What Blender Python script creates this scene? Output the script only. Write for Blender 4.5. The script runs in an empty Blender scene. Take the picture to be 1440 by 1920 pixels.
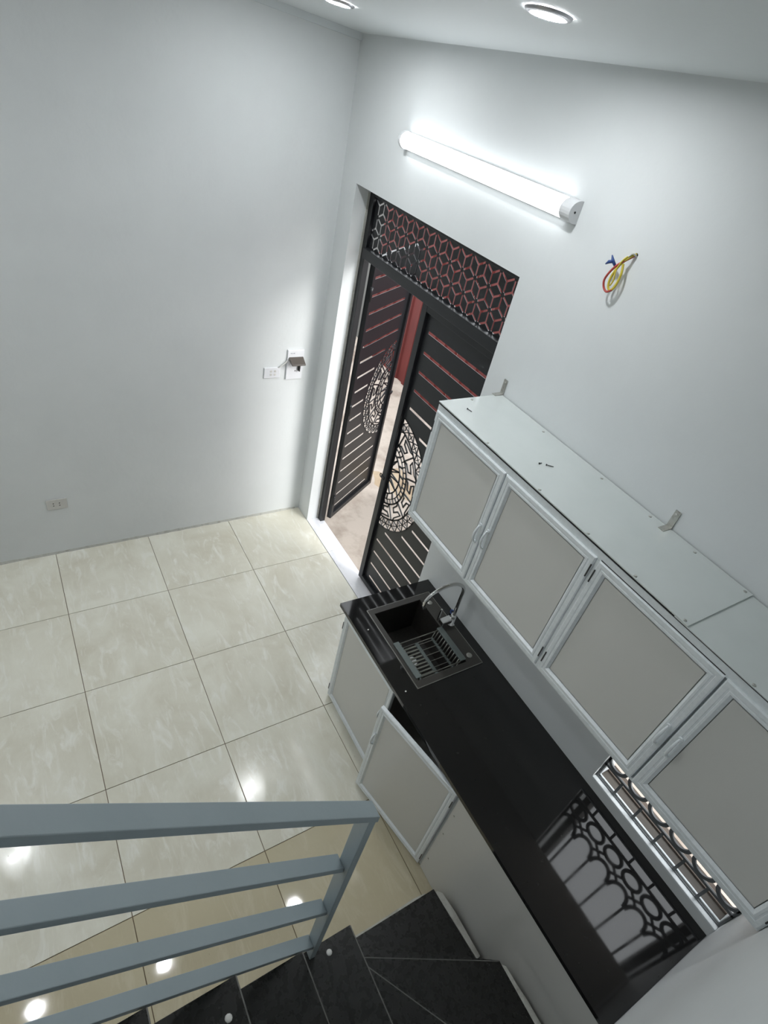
import bpy, bmesh, math, random
from mathutils import Vector, Matrix
random.seed(7)
scene = bpy.context.scene
COL = scene.collection

# ------------------------------------------------------------------ camera
CAM = Vector((3.35694, -1.79352, 3.07233))
RIGHT = Vector((0.49079588, 0.84946458, 0.19372487))
DOWN = Vector((0.61660073, -0.18155067, -0.76605671))
FWD = Vector((-0.61556717, 0.49542838, -0.61288481))
cd = bpy.data.cameras.new('camera')
cd.sensor_fit = 'AUTO'; cd.sensor_width = 36.0
cd.lens = 1079.156 / 1920 * 36.0
cd.clip_start = 0.02
cam = bpy.data.objects.new('camera', cd)
up = -DOWN
cam.matrix_world = Matrix(((RIGHT.x, up.x, -FWD.x, CAM.x), (RIGHT.y, up.y, -FWD.y, CAM.y),
                           (RIGHT.z, up.z, -FWD.z, CAM.z), (0, 0, 0, 1)))
COL.objects.link(cam); scene.camera = cam

# ------------------------------------------------------------------ world, exposure
TUBE_L, SPOT_L, SKY_L = 6.0, 275.0, 2.8
w = bpy.data.worlds.new('sky'); scene.world = w; w.use_nodes = True
nt = w.node_tree; nt.nodes.clear()
bg = nt.nodes.new('ShaderNodeBackground'); wo = nt.nodes.new('ShaderNodeOutputWorld')
bg.inputs[0].default_value = (0.93, 0.97, 1.0, 1); bg.inputs[1].default_value = SKY_L
nt.links.new(bg.outputs[0], wo.inputs[0])
sd = bpy.data.lights.new('hazy_sun', 'SUN'); sd.energy = 2.3; sd.angle = 0.42; sd.color = (1.0, .98, .95)
so_ = bpy.data.objects.new('hazy_sun', sd); COL.objects.link(so_); so_.location = (6, 5, 6)
so_.rotation_euler = Vector((1.74, 1.0, 1.02)).to_track_quat('Z', 'Y').to_euler()
vs = scene.view_settings
vs.view_transform = 'Standard'; vs.look = 'None'; vs.exposure = 0.16; vs.gamma = 1.0
try: vs.use_curve_mapping = False
except Exception: pass

# ------------------------------------------------------------------ materials
def mat(name, col, rough=.5, metal=0., spec=.5, coat=0., emit=None, es=0., bump=None, var=None, rvar=None, trans=0., alpha=1.):
    """bump=(scale,strength); var=(scale,colour2,lo,hi[,stretch]); rvar=(scale,r_lo,r_hi)"""
    m = bpy.data.materials.new(name); m.use_nodes = True
    n = m.node_tree.nodes; l = m.node_tree.links; b = n['Principled BSDF']
    b.inputs['Base Color'].default_value = (*col, 1); b.inputs['Roughness'].default_value = rough
    b.inputs['Metallic'].default_value = metal; b.inputs['Specular IOR Level'].default_value = spec
    b.inputs['Coat Weight'].default_value = coat
    b.inputs['Transmission Weight'].default_value = trans; b.inputs['Alpha'].default_value = alpha
    if emit: b.inputs['Emission Color'].default_value = (*emit, 1); b.inputs['Emission Strength'].default_value = es
    g = n.new('ShaderNodeNewGeometry')
    if var:
        mp = n.new('ShaderNodeMapping'); mp.inputs['Scale'].default_value = var[4] if len(var) > 4 else (1, 1, 1)
        if len(var) > 5: mp.inputs['Rotation'].default_value = (0, 0, var[5])
        t = n.new('ShaderNodeTexNoise'); t.inputs['Scale'].default_value = var[0]; t.inputs['Detail'].default_value = 7
        t.inputs['Roughness'].default_value = .62
        r = n.new('ShaderNodeValToRGB'); r.color_ramp.elements[0].position = var[2]; r.color_ramp.elements[1].position = var[3]
        r.color_ramp.elements[0].color = (*col, 1); r.color_ramp.elements[1].color = (*var[1], 1)
        l.new(g.outputs['Position'], mp.inputs[0]); l.new(mp.outputs[0], t.inputs[0])
        l.new(t.outputs[0], r.inputs[0]); l.new(r.outputs[0], b.inputs['Base Color'])
    if rvar:
        t2 = n.new('ShaderNodeTexNoise'); t2.inputs['Scale'].default_value = rvar[0]; t2.inputs['Detail'].default_value = 5
        mr = n.new('ShaderNodeMapRange'); mr.inputs[1].default_value = .35; mr.inputs[2].default_value = .65
        mr.inputs[3].default_value = rvar[1]; mr.inputs[4].default_value = rvar[2]
        l.new(g.outputs['Position'], t2.inputs[0]); l.new(t2.outputs[0], mr.inputs[0]); l.new(mr.outputs[0], b.inputs['Roughness'])
    if bump:
        t3 = n.new('ShaderNodeTexNoise'); t3.inputs['Scale'].default_value = bump[0]; t3.inputs['Detail'].default_value = 4
        bp_ = n.new('ShaderNodeBump'); bp_.inputs['Strength'].default_value = bump[1]; bp_.inputs['Distance'].default_value = .01
        l.new(g.outputs['Position'], t3.inputs[0]); l.new(t3.outputs[0], bp_.inputs['Height']); l.new(bp_.outputs[0], b.inputs['Normal'])
    return m

def tile_mat(name, base, vein, dark, r0, r1, vs_=1.0):
    """cream polished stone-look tile with brushed veins and a film of dust"""
    m = bpy.data.materials.new(name); m.use_nodes = True
    n = m.node_tree.nodes; l = m.node_tree.links; b = n['Principled BSDF']
    g = n.new('ShaderNodeNewGeometry'); oi = n.new('ShaderNodeObjectInfo')
    sh = n.new('ShaderNodeVectorMath'); sh.operation = 'MULTIPLY_ADD'
    cmb = n.new('ShaderNodeCombineXYZ'); l.new(oi.outputs['Random'], cmb.inputs[0]); l.new(oi.outputs['Random'], cmb.inputs[1])
    sh.inputs[1].default_value = (23, 31, 0); l.new(cmb.outputs[0], sh.inputs[0]); l.new(g.outputs['Position'], sh.inputs[2])
    def noise(scale, stretch, rot, det=8, dist=0.):
        mp = n.new('ShaderNodeMapping'); mp.inputs['Scale'].default_value = stretch; mp.inputs['Rotation'].default_value = (0, 0, rot)
        t = n.new('ShaderNodeTexNoise'); t.inputs['Scale'].default_value = scale; t.inputs['Detail'].default_value = det
        t.inputs['Roughness'].default_value = .65; t.inputs['Distortion'].default_value = dist
        l.new(sh.outputs[0], mp.inputs[0]); l.new(mp.outputs[0], t.inputs[0]); return t.outputs[0]
    def ramp(f, p0, p1, c0, c1):
        r = n.new('ShaderNodeValToRGB'); r.color_ramp.elements[0].position = p0; r.color_ramp.elements[1].position = p1
        r.color_ramp.elements[0].color = (*c0, 1); r.color_ramp.elements[1].color = (*c1, 1); l.new(f, r.inputs[0]); return r.outputs[0]
    def mix(f, a, c, mode='MIX'):
        x = n.new('ShaderNodeMix'); x.data_type = 'RGBA'; x.blend_type = mode
        if hasattr(f, 'links'): l.new(f, x.inputs[0])
        else: x.inputs[0].default_value = f
        for k, s in ((6, a), (7, c)):
            if isinstance(s, tuple): x.inputs[k].default_value = (*s, 1)
            else: l.new(s, x.inputs[k])
        return x.outputs[2]
    big = ramp(noise(2.2 * vs_, (1, 1, 1), .3, 6, .6), .35, .68, base, dark)
    veins = ramp(noise(5 * vs_, (1, 3.2, 1), .75, 9, 1.2), .52, .70, (0, 0, 0), (1, 1, 1))
    c1 = mix(veins, big, vein)
    brush = ramp(noise(9, (.6, 5, 1), -.5, 8, 1.6), .56, .72, (0, 0, 0), (.30, .30, .30))
    c2 = mix(brush, c1, tuple(min(1, x * 1.08) for x in base))
    speck = ramp(noise(60, (1, 1, 1), 0, 2), .72, .80, (0, 0, 0), (.5, .5, .5))
    c3 = mix(speck, c2, (.22, .18, .12))
    l.new(c3, b.inputs['Base Color'])
    mr = n.new('ShaderNodeMapRange'); mr.inputs[1].default_value = .38; mr.inputs[2].default_value = .64
    mr.inputs[3].default_value = r0; mr.inputs[4].default_value = r1
    l.new(noise(3.5, (1, 2, 1), .8, 6, .8), mr.inputs[0]); l.new(mr.outputs[0], b.inputs['Roughness'])
    return m

M = {}
M['wall'] = mat('white_wall_paint', (.71, .735, .74), .55, bump=(26, .10), var=(1.6, (.67, .695, .70), .4, .7))
M['ceil'] = mat('white_ceiling_paint', (.68, .715, .725), .6, bump=(30, .05))
M['tile'] = tile_mat('cream_floor_tile', (.78, .765, .665), (.82, .81, .735), (.64, .605, .495), .08, .22)
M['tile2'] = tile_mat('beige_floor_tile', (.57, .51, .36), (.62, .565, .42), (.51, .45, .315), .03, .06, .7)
M['grout'] = mat('brown_grout', (.20, .15, .10), .9)
M['marble'] = mat('white_marble', (.80, .80, .83), .18, var=(4, (.60, .61, .66), .50, .75, (1, 2.5, 1), .6))
M['black'] = mat('black_granite', (.012, .012, .012), .14, spec=.55, var=(38, (.026, .026, .025), .60, .80), rvar=(14, .045, .075))
M['step'] = mat('dusty_black_granite', (.013, .013, .012), .3, spec=.45, var=(34, (.040, .038, .034), .55, .95, (1, 3, 1), .4), rvar=(45, .24, .32))
M['arris'] = mat('dusty_tread_edge', (.13, .13, .12), .6)
M['mortar'] = mat('pale_mortar', (.50, .50, .46), .9, bump=(60, .4), var=(20, (.36, .35, .31), .5, .7))
M['rail'] = mat('blue_grey_enamel', (.32, .375, .395), .38, bump=(50, .05), var=(6, (.30, .355, .375), .45, .65))
M['alu'] = mat('satin_aluminium', (.78, .82, .84), .36, metal=.05, var=(70, (.73, .775, .795), .45, .6, (1, .05, 1)))
M['panel'] = mat('grey_composite_panel', (.62, .615, .585), .28, bump=(45, .035))
M['sheet'] = mat('pale_aluminium_sheet', (.66, .70, .685), .13, metal=.22, var=(5, (.63, .67, .655), .4, .7), bump=(3, .05))
M['iron'] = mat('black_painted_iron', (.013, .014, .016), .36, spec=.45)
M['slot'] = mat('dark_hinge_gap', (.03, .03, .03), .5)
M['steel'] = mat('chrome', (.72, .72, .72), .12, metal=1.)
M['zinc'] = mat('zinc_plated_steel', (.50, .50, .47), .38, metal=.8, var=(60, (.35, .33, .29), .5, .7))
M['screw'] = mat('black_screw_steel', (.015, .015, .015), .4, metal=.5)
M['sink'] = mat('black_quartz_composite', (.022, .020, .018), .36, var=(90, (.04, .037, .033), .5, .7))
M['sinkrim'] = mat('brushed_dark_rim', (.05, .047, .042), .35)
M['basket'] = mat('grey_green_plastic', (.145, .17, .165), .45)
M['barlight'] = mat('moss_grey_plastic', (.17, .175, .15), .35)
M['wire'] = mat('dull_wire', (.30, .30, .27), .35, metal=.6)
M['plastic'] = mat('white_switch_plastic', (.74, .75, .78), .3)
M['plastic2'] = mat('ivory_socket_plastic', (.60, .59, .56), .4)
M['smoke'] = mat('smoked_plastic', (.10, .085, .075), .2)
M['dark'] = mat('dark_hole', (.01, .01, .01), .6)
M['print'] = mat('grey_print', (.25, .25, .30), .6)
M['tube'] = mat('lit_diffuser', (.9, .9, .9), .4, emit=(.93, .97, 1.0), es=TUBE_L)
M['spot'] = mat('lit_spot', (.9, .9, .9), .4, emit=(.95, .98, 1.0), es=SPOT_L)
M['lamp'] = mat('lamp_body_plastic', (.62, .63, .64), .35)
M['ring'] = mat('satin_ring', (.42, .42, .44), .3, metal=.7)
M['conc'] = mat('outdoor_concrete', (.47, .41, .355), .85, bump=(12, .25), var=(3.2, (.25, .20, .16), .44, .70))
M['sunspot'] = mat('ochre_painted_sunlight', (.42, .33, .23), .9, var=(6, (.30, .22, .14), .4, .7), bump=(30, .3))  # sunlight on the outdoor ground, put into the colour
M['red'] = mat('red_corrugated_steel', (.10, .015, .013), .55, spec=.25, var=(8, (.07, .010, .009), .4, .7, (1, 1, .25)))
M['greywall'] = mat('grey_render', (.10, .10, .095), .9, bump=(12, .2))
M['brown'] = mat('weathered_brown_board', (.10, .075, .06), .7, var=(18, (.17, .135, .11), .4, .7, (.15, 1, 1)))
M['sill'] = mat('dirty_sill_cement', (.07, .06, .05), .6, var=(14, (.12, .105, .09), .4, .7, (.2, 1, 1)))
M['pipe'] = mat('pale_pvc', (.50, .44, .38), .5)
M['grille'] = mat('grey_window_iron', (.12, .13, .135), .45)
M['win'] = mat('window_aluminium', (.36, .37, .37), .25, metal=.8)
M['yellow'] = mat('yellow_wire', (.62, .50, .06), .4)
M['redw'] = mat('red_wire', (.42, .06, .05), .4)
M['bluew'] = mat('blue_tape', (.02, .06, .22), .4)
M['white'] = mat('white_wire', (.65, .65, .62), .4)

# ------------------------------------------------------------------ mesh helpers
def new(): return bmesh.new()
def quadbox(bm, P, bevel=0):
    vs_ = [bm.verts.new(p) for p in P]
    fs = [(0, 3, 2, 1), (4, 5, 6, 7), (0, 1, 5, 4), (1, 2, 6, 5), (2, 3, 7, 6), (3, 0, 4, 7)]
    faces = [bm.faces.new([vs_[i] for i in f]) for f in fs]
    if bevel:
        es = list({e for f in faces for e in f.edges})
        bmesh.ops.bevel(bm, geom=es, offset=bevel, segments=2, affect='EDGES', profile=.5)
def box(bm, x0, x1, y0, y1, z0, z1, bevel=0):
    quadbox(bm, [(x0, y0, z0), (x1, y0, z0), (x1, y1, z0), (x0, y1, z0), (x0, y0, z1), (x1, y0, z1), (x1, y1, z1), (x0, y1, z1)], bevel)
def B(x0, x1, y0, y1, z0, z1, bevel=0):
    bm = new(); box(bm, x0, x1, y0, y1, z0, z1, bevel); return bm
def prism(bm, pts, z0, z1, bevel=0):
    a = [bm.verts.new((x, y, z0)) for x, y in pts]; b = [bm.verts.new((x, y, z1)) for x, y in pts]; n = len(pts)
    fs = [bm.faces.new(a[::-1]), bm.faces.new(b)]
    for i in range(n): fs.append(bm.faces.new([a[i], a[(i + 1) % n], b[(i + 1) % n], b[i]]))
    if bevel:
        bmesh.ops.bevel(bm, geom=list({e for f in fs for e in f.edges}), offset=bevel, segments=2, affect='EDGES', profile=.5)
def tube(bm, pts, r, seg=10, cap=True):
    pts = [Vector(p) for p in pts]; rings = []
    rr = r if isinstance(r, (list, tuple)) else [r] * len(pts)
    ref = None
    for i, p in enumerate(pts):
        d = (pts[min(i + 1, len(pts) - 1)] - pts[max(i - 1, 0)]).normalized()
        if ref is None: ref = Vector((0, 0, 1)) if abs(d.z) < .9 else Vector((1, 0, 0))
        a = d.cross(ref).normalized(); b_ = a.cross(d).normalized(); ref = b_
        rings.append([bm.verts.new(p + (a * math.cos(t) + b_ * math.sin(t)) * rr[i]) for t in [2 * math.pi * k / seg for k in range(seg)]])
    for i in range(len(rings) - 1):
        for k in range(seg):
            f = bm.faces.new([rings[i][k], rings[i][(k + 1) % seg], rings[i + 1][(k + 1) % seg], rings[i + 1][k]]); f.smooth = True
    if cap: bm.faces.new(rings[0][::-1]); bm.faces.new(rings[-1])
def T(pts, r, seg=10):
    bm = new(); tube(bm, pts, r, seg); return bm
def TS(pts, r, seg=8, sub=5):
    """tube along a Catmull-Rom curve"""
    P = [Vector(p) for p in pts]; out = []
    for i in range(len(P) - 1):
        a, b, c, d = P[max(i - 1, 0)], P[i], P[i + 1], P[min(i + 2, len(P) - 1)]
        for k in range(sub):
            t = k / sub
            out.append(.5 * ((2 * b) + (c - a) * t + (2 * a - 5 * b + 4 * c - d) * t * t + (3 * b - a - 3 * c + d) * t ** 3))
    out.append(P[-1]); return T(out, r, seg)
def lathe(bm, prof, c, axis='z', seg=24):
    """prof = [(r,h)...] about an axis through c"""
    rings = []
    for r, h in prof:
        ring = []
        for k in range(seg):
            t = 2 * math.pi * k / seg; a, b_ = r * math.cos(t), r * math.sin(t)
            v = {'z': (a, b_, h), 'y': (a, h, b_), 'x': (h, a, b_)}[axis]
            ring.append(bm.verts.new((c[0] + v[0], c[1] + v[1], c[2] + v[2])))
        rings.append(ring)
    for i in range(len(rings) - 1):
        for k in range(seg):
            f = bm.faces.new([rings[i][k], rings[i][(k + 1) % seg], rings[i + 1][(k + 1) % seg], rings[i + 1][k]]); f.smooth = len(prof) > 3
    bm.faces.new(rings[0]); bm.faces.new(rings[-1])
def flat_cut(name, outer, holes, thick, to3d):
    """plate with holes: 2-D curve filled and extruded, then mapped to 3-D by to3d(x,y,z)"""
    cu = bpy.data.curves.new('tmp', 'CURVE'); cu.dimensions = '2D'; cu.fill_mode = 'BOTH'; cu.extrude = thick / 2
    for loop in [outer] + holes:
        s = cu.splines.new('POLY'); s.points.add(len(loop) - 1); s.use_cyclic_u = True
        for p, q in zip(s.points, loop): p.co = (q[0], q[1], 0, 1)
    ob = bpy.data.objects.new('tmp', cu); COL.objects.link(ob)
    dg = bpy.context.evaluated_depsgraph_get()
    me = bpy.data.meshes.new_from_object(ob.evaluated_get(dg))
    bpy.data.objects.remove(ob); bpy.data.curves.remove(cu)
    for v in me.vertices: v.co = to3d(*v.co)
    bm = new(); bm.from_mesh(me); bpy.data.meshes.remove(me)
    for f in bm.faces: f.smooth = False
    bmesh.ops.recalc_face_normals(bm, faces=bm.faces); return bm

WL = {}
def wloc(o): return WL.get(o.name, Vector((0, 0, 0)))
def obj(name, bm, m, parent=None, local=False, at=None, recalc=True):
    """one mesh object; bm in world coordinates unless local"""
    if recalc: bmesh.ops.recalc_face_normals(bm, faces=bm.faces)
    me = bpy.data.meshes.new(name)
    base = wloc(parent) if parent else Vector((0, 0, 0))
    origin = base
    if not local and parent is None:
        xs = [v.co for v in bm.verts]
        lo = Vector([min(c[i] for c in xs) for i in range(3)]); hi = Vector([max(c[i] for c in xs) for i in range(3)])
        origin = Vector(((lo.x + hi.x) / 2, (lo.y + hi.y) / 2, lo.z))
    if not local: bmesh.ops.translate(bm, verts=bm.verts, vec=-origin)
    bm.to_mesh(me); bm.free()
    me.materials.append(M[m] if isinstance(m, str) else m)
    o = bpy.data.objects.new(name, me); COL.objects.link(o)
    if parent: o.parent = parent; WL[o.name] = base
    elif not local: o.location = origin; WL[o.name] = origin
    if at is not None: o.location = at
    return o
def tag(o, label, cat, group=None):
    o['label'] = label; o['category'] = cat
    if group: o['group'] = group
    return o
def thing(name, label, cat, loc=(0, 0, 0), group=None, rz=0):
    o = bpy.data.objects.new(name, None); COL.objects.link(o); o.location = loc; o.rotation_euler = (0, 0, rz)
    o.empty_display_size = .05; WL[o.name] = Vector(loc)
    return tag(o, label, cat, group)
def struct(o): o['kind'] = 'structure'; return o

# ------------------------------------------------------------------ the room shell
XR, YB = 3.6, -5.0
DL, DR, DH = .174, 1.606, 2.479          # door opening
WX0, WZ0, WZ1 = 2.97, .842, 1.86         # window opening runs to the right wall
WT = .14
def ceil(x, y): return 3.122 + .036 * x - .075 * y
def hexa(bm, x0, x1, y0, y1, z0, ztop=None):
    f = ceil if ztop is None else (lambda x, y: ztop)
    quadbox(bm, [(x0, y0, z0), (x1, y0, z0), (x1, y1, z0), (x0, y1, z0), (x0, y0, f(x0, y0)), (x1, y0, f(x1, y0)), (x1, y1, f(x1, y1)), (x0, y1, f(x0, y1))])
bm = new(); hexa(bm, -.14, 0, YB, WT, -.06); struct(obj('wall_left', bm, 'wall'))
bm = new()
hexa(bm, 0, DL, 0, WT, -.06); hexa(bm, DL, DR, 0, WT, DH); hexa(bm, DR, WX0, 0, WT, -.06)
hexa(bm, WX0, XR, 0, WT, -.06, WZ0); hexa(bm, WX0, XR, 0, WT, WZ1)
struct(obj('wall_back', bm, 'wall'))
bm = new(); hexa(bm, XR, XR + .14, YB, WT, -.06); struct(obj('wall_right', bm, 'wall'))
bm = new(); hexa(bm, -.14, XR + .14, YB - .14, YB, -.06); struct(obj('wall_front', bm, 'wall'))
bm = new(); a, b_, c, d = -.14, XR + .14, YB - .14, WT
quadbox(bm, [(a, c, ceil(a, c)), (b_, c, ceil(b_, c)), (b_, d, ceil(b_, d)), (a, d, ceil(a, d)),
             (a, c, ceil(a, c) + .12), (b_, c, ceil(b_, c) + .12), (b_, d, ceil(b_, d) + .12), (a, d, ceil(a, d) + .12)])
struct(obj('ceiling', bm, 'ceil'))
bm = new(); y0, y1 = YB, 0
quadbox(bm, [(0, y0, ceil(0, y0) - .03), (.018, y0, ceil(.018, y0) - .03), (.018, y1, ceil(.018, y1) - .03), (0, y1, ceil(0, y1) - .03),
             (0, y0, ceil(0, y0)), (.018, y0, ceil(.018, y0)), (.018, y1, ceil(.018, y1)), (0, y1, ceil(0, y1))])
struct(obj('trim_1', bm, 'ceil'))

# floor: grout bed with every tile its own piece
floor = struct(obj('floor', B(0, XR, YB, 0, -.06, -.004), 'grout'))
G = .0016
xs = [0, .572, 1.172, 1.772, 2.372, 2.972, 3.6]
ys = [0, -.602, -1.202, -1.802, -2.402, -3.002, -3.602, -4.202, -4.802, -5.0]
ys2 = [0, -.602, -1.202, -1.802, -2.402, -3.002, -3.602, -4.202, -4.802, -5.0]
cache = {}
for i in range(len(xs) - 1):
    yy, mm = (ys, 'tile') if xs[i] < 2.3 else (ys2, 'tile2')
    for j in range(len(yy) - 1):
        sx, sy = round(xs[i + 1] - xs[i], 3), round(yy[j] - yy[j + 1], 3)
        key = (sx, sy, mm); loc = Vector(((xs[i] + xs[i + 1]) / 2, (yy[j] + yy[j + 1]) / 2, 0))
        if key not in cache:
            o = obj('tile', B(-sx / 2 + G, sx / 2 - G, -sy / 2 + G, sy / 2 - G, -.0045, 0, .0012), mm, floor, local=True)
            cache[key] = o.data
        else:
            o = bpy.data.objects.new('tile', cache[key]); COL.objects.link(o); o.parent = floor
        o.location = loc - wloc(floor)
th = struct(obj('threshold', B(DL, DR, 0, WT, -.06, -.010), 'grout'))
for x0, x1 in ((DL, .572), (.572, 1.172), (1.172, DR)):
    obj('stone_slab', B(x0 + .001, x1 - .001, .001, .135, -.0102, .003, .0012), 'marble', th)
# rough mortar left along the wall foot
bm = new(); x = YB
rng = random.Random(3)
pts = []; y = -4.9
while y < -.02:
    pts.append((y, .004 + rng.random() * .006)); y += .03 + rng.random() * .04
lo = [bm.verts.new((0, yy, 0)) for yy, r in pts]; md = [bm.verts.new((r, yy, 0)) for yy, r in pts]; tp = [bm.verts.new((0, yy, .010 + r * .8)) for yy, r in pts]
for k in range(len(pts) - 1):
    bm.faces.new([md[k], md[k + 1], tp[k + 1], tp[k]])
struct(obj('baseboard_left', bm, 'mortar'))

# ------------------------------------------------------------------ outdoors
bm = new(); box(bm, -9, 9, WT, 12, -.16, -.045); struct(obj('ground', bm, 'conc'))
def sheet_bm(x0, x1, y, z0, z1, pitch=.19, dep=.022):
    bm = new(); n = int(round((x1 - x0) / pitch)) ; prof = []
    for k in range(n):
        a = x0 + k * pitch
        prof += [(a, 0), (a + pitch * .55, 0), (a + pitch * .65, dep), (a + pitch * .9, dep)]
    prof.append((x1, 0))
    A = [bm.verts.new((px, y - py, z0)) for px, py in prof]; C_ = [bm.verts.new((px, y - py, z1)) for px, py in prof]
    for k in range(len(prof) - 1): bm.faces.new([A[k], A[k + 1], C_[k + 1], C_[k]])
    ext = bmesh.ops.extrude_face_region(bm, geom=bm.faces[:])
    bmesh.ops.translate(bm, verts=[v for v in ext['geom'] if isinstance(v, bmesh.types.BMVert)], vec=(0, .003, 0))
    return bm
fence = thing('corrugated_fence', 'tall red corrugated steel fence standing across the yard outside the doorway', 'fence', (0, 2.25, -.045))
for k in range(7):
    x0 = -3.0 + k * .95
    obj('metal_sheet', sheet_bm(x0, x0 + .95, 2.24 - .004 * (k % 2), -.045, 2.0), 'red', fence)
obj('rail', B(-3.0, 3.65, 2.25, 2.29, .5, .54), 'iron', fence); obj('rail', B(-3.0, 3.65, 2.25, 2.29, 1.6, 1.64), 'iron', fence)
tag(obj('boundary_wall', B(-7.5, -3.05, 2.3, 2.45, -.045, 2.3), 'greywall'), 'grey rendered yard wall beyond the left end of the red fence', 'wall')
# sunlit spot on the ground by the door, painted as an ochre patch
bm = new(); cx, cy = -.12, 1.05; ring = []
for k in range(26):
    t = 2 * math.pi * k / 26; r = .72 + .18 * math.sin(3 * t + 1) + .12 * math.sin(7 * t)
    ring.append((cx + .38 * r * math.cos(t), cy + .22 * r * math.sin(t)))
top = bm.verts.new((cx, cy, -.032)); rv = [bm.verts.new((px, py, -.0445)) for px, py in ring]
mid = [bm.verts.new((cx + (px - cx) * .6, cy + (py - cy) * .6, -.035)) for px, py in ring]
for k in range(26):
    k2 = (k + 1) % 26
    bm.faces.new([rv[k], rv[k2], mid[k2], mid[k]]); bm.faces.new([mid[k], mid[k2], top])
o = obj('sunlit_patch', bm, 'sunspot'); tag(o, 'ochre patch of painted sunlight on the concrete ground outside the open door leaf', 'painted sunlight'); o['kind'] = 'stuff'
# ------------------------------------------------------------------ the double iron door
door = bpy.data.objects.new('door_1', None); COL.objects.link(door); door.location = (.89, .12, 0); WL['door_1'] = Vector((.89, .12, 0)); struct(door)
bm = new()
box(bm, DL + .004, DL + .05, .098, .138, 0, DH - .006, .002); box(bm, DR - .05, DR - .004, .098, .138, 0, DH - .006, .002)
box(bm, DL + .05, DR - .05, .098, .138, DH - .046, DH - .006, .002)
obj('door_frame', bm, 'iron', door)
obj('transom_bar', B(DL + .05, DR - .05, .080, .138, 2.100, 2.158, .003), 'iron', door)
obj('caulk', B(DL, DL + .005, .084, .10, 0.004, 2.44), 'mortar', door)
# transom plate: Y-shaped slots at the triangle centroids of a hexagonal lattice
tx0, tx1, tz0, tz1 = DL + .05, DR - .05, 2.158, DH - .046
s, dzr = .1053, .0905
holes = []
def ok(x, z): return tx0 + .006 < x < tx1 - .006 and tz0 + .006 < z < tz1 - .006
def yhole(cx, cz, base):
    hw = .0050; loop = []; cnt = 0
    arms = [base + k * 2 * math.pi / 3 for k in range(3)]
    for k, a in enumerate(arms):
        L = .049
        while L > .012 and not (ok(cx + L * math.cos(a), cz + L * math.sin(a))): L -= .004
        nx, nz = -math.sin(a), math.cos(a)
        if L > .012:
            loop += [(cx + L * math.cos(a) + nx * -hw, cz + L * math.sin(a) - nz * hw), (cx + L * math.cos(a) + nx * hw, cz + L * math.sin(a) + nz * hw)]
            cnt += 1
        b2 = a + math.pi / 3
        loop.append((cx + 1.155 * hw * math.cos(b2), cz + 1.155 * hw * math.sin(b2)))
    return loop if cnt else None
for r in range(-3, 4):
    zr = 2.338 + r * dzr; off = 0 if r % 2 == 0 else s / 2
    for k in range(-3, 20):
        hx = .267 + k * s + off
        for cx, cz, base in ((hx + s / 2, zr + dzr / 3, math.pi / 2), (hx + s / 2, zr - dzr / 3, -math.pi / 2)):
            if ok(cx, cz):
                h = yhole(cx, cz, base)
                if h: holes.append(h)
obj('transom_panel', flat_cut('t', [(tx0, tz0), (tx1, tz0), (tx1, tz1), (tx0, tz1)], holes, .003, lambda x, y, z: (x, .118 + z, y)), 'iron', door)

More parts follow.
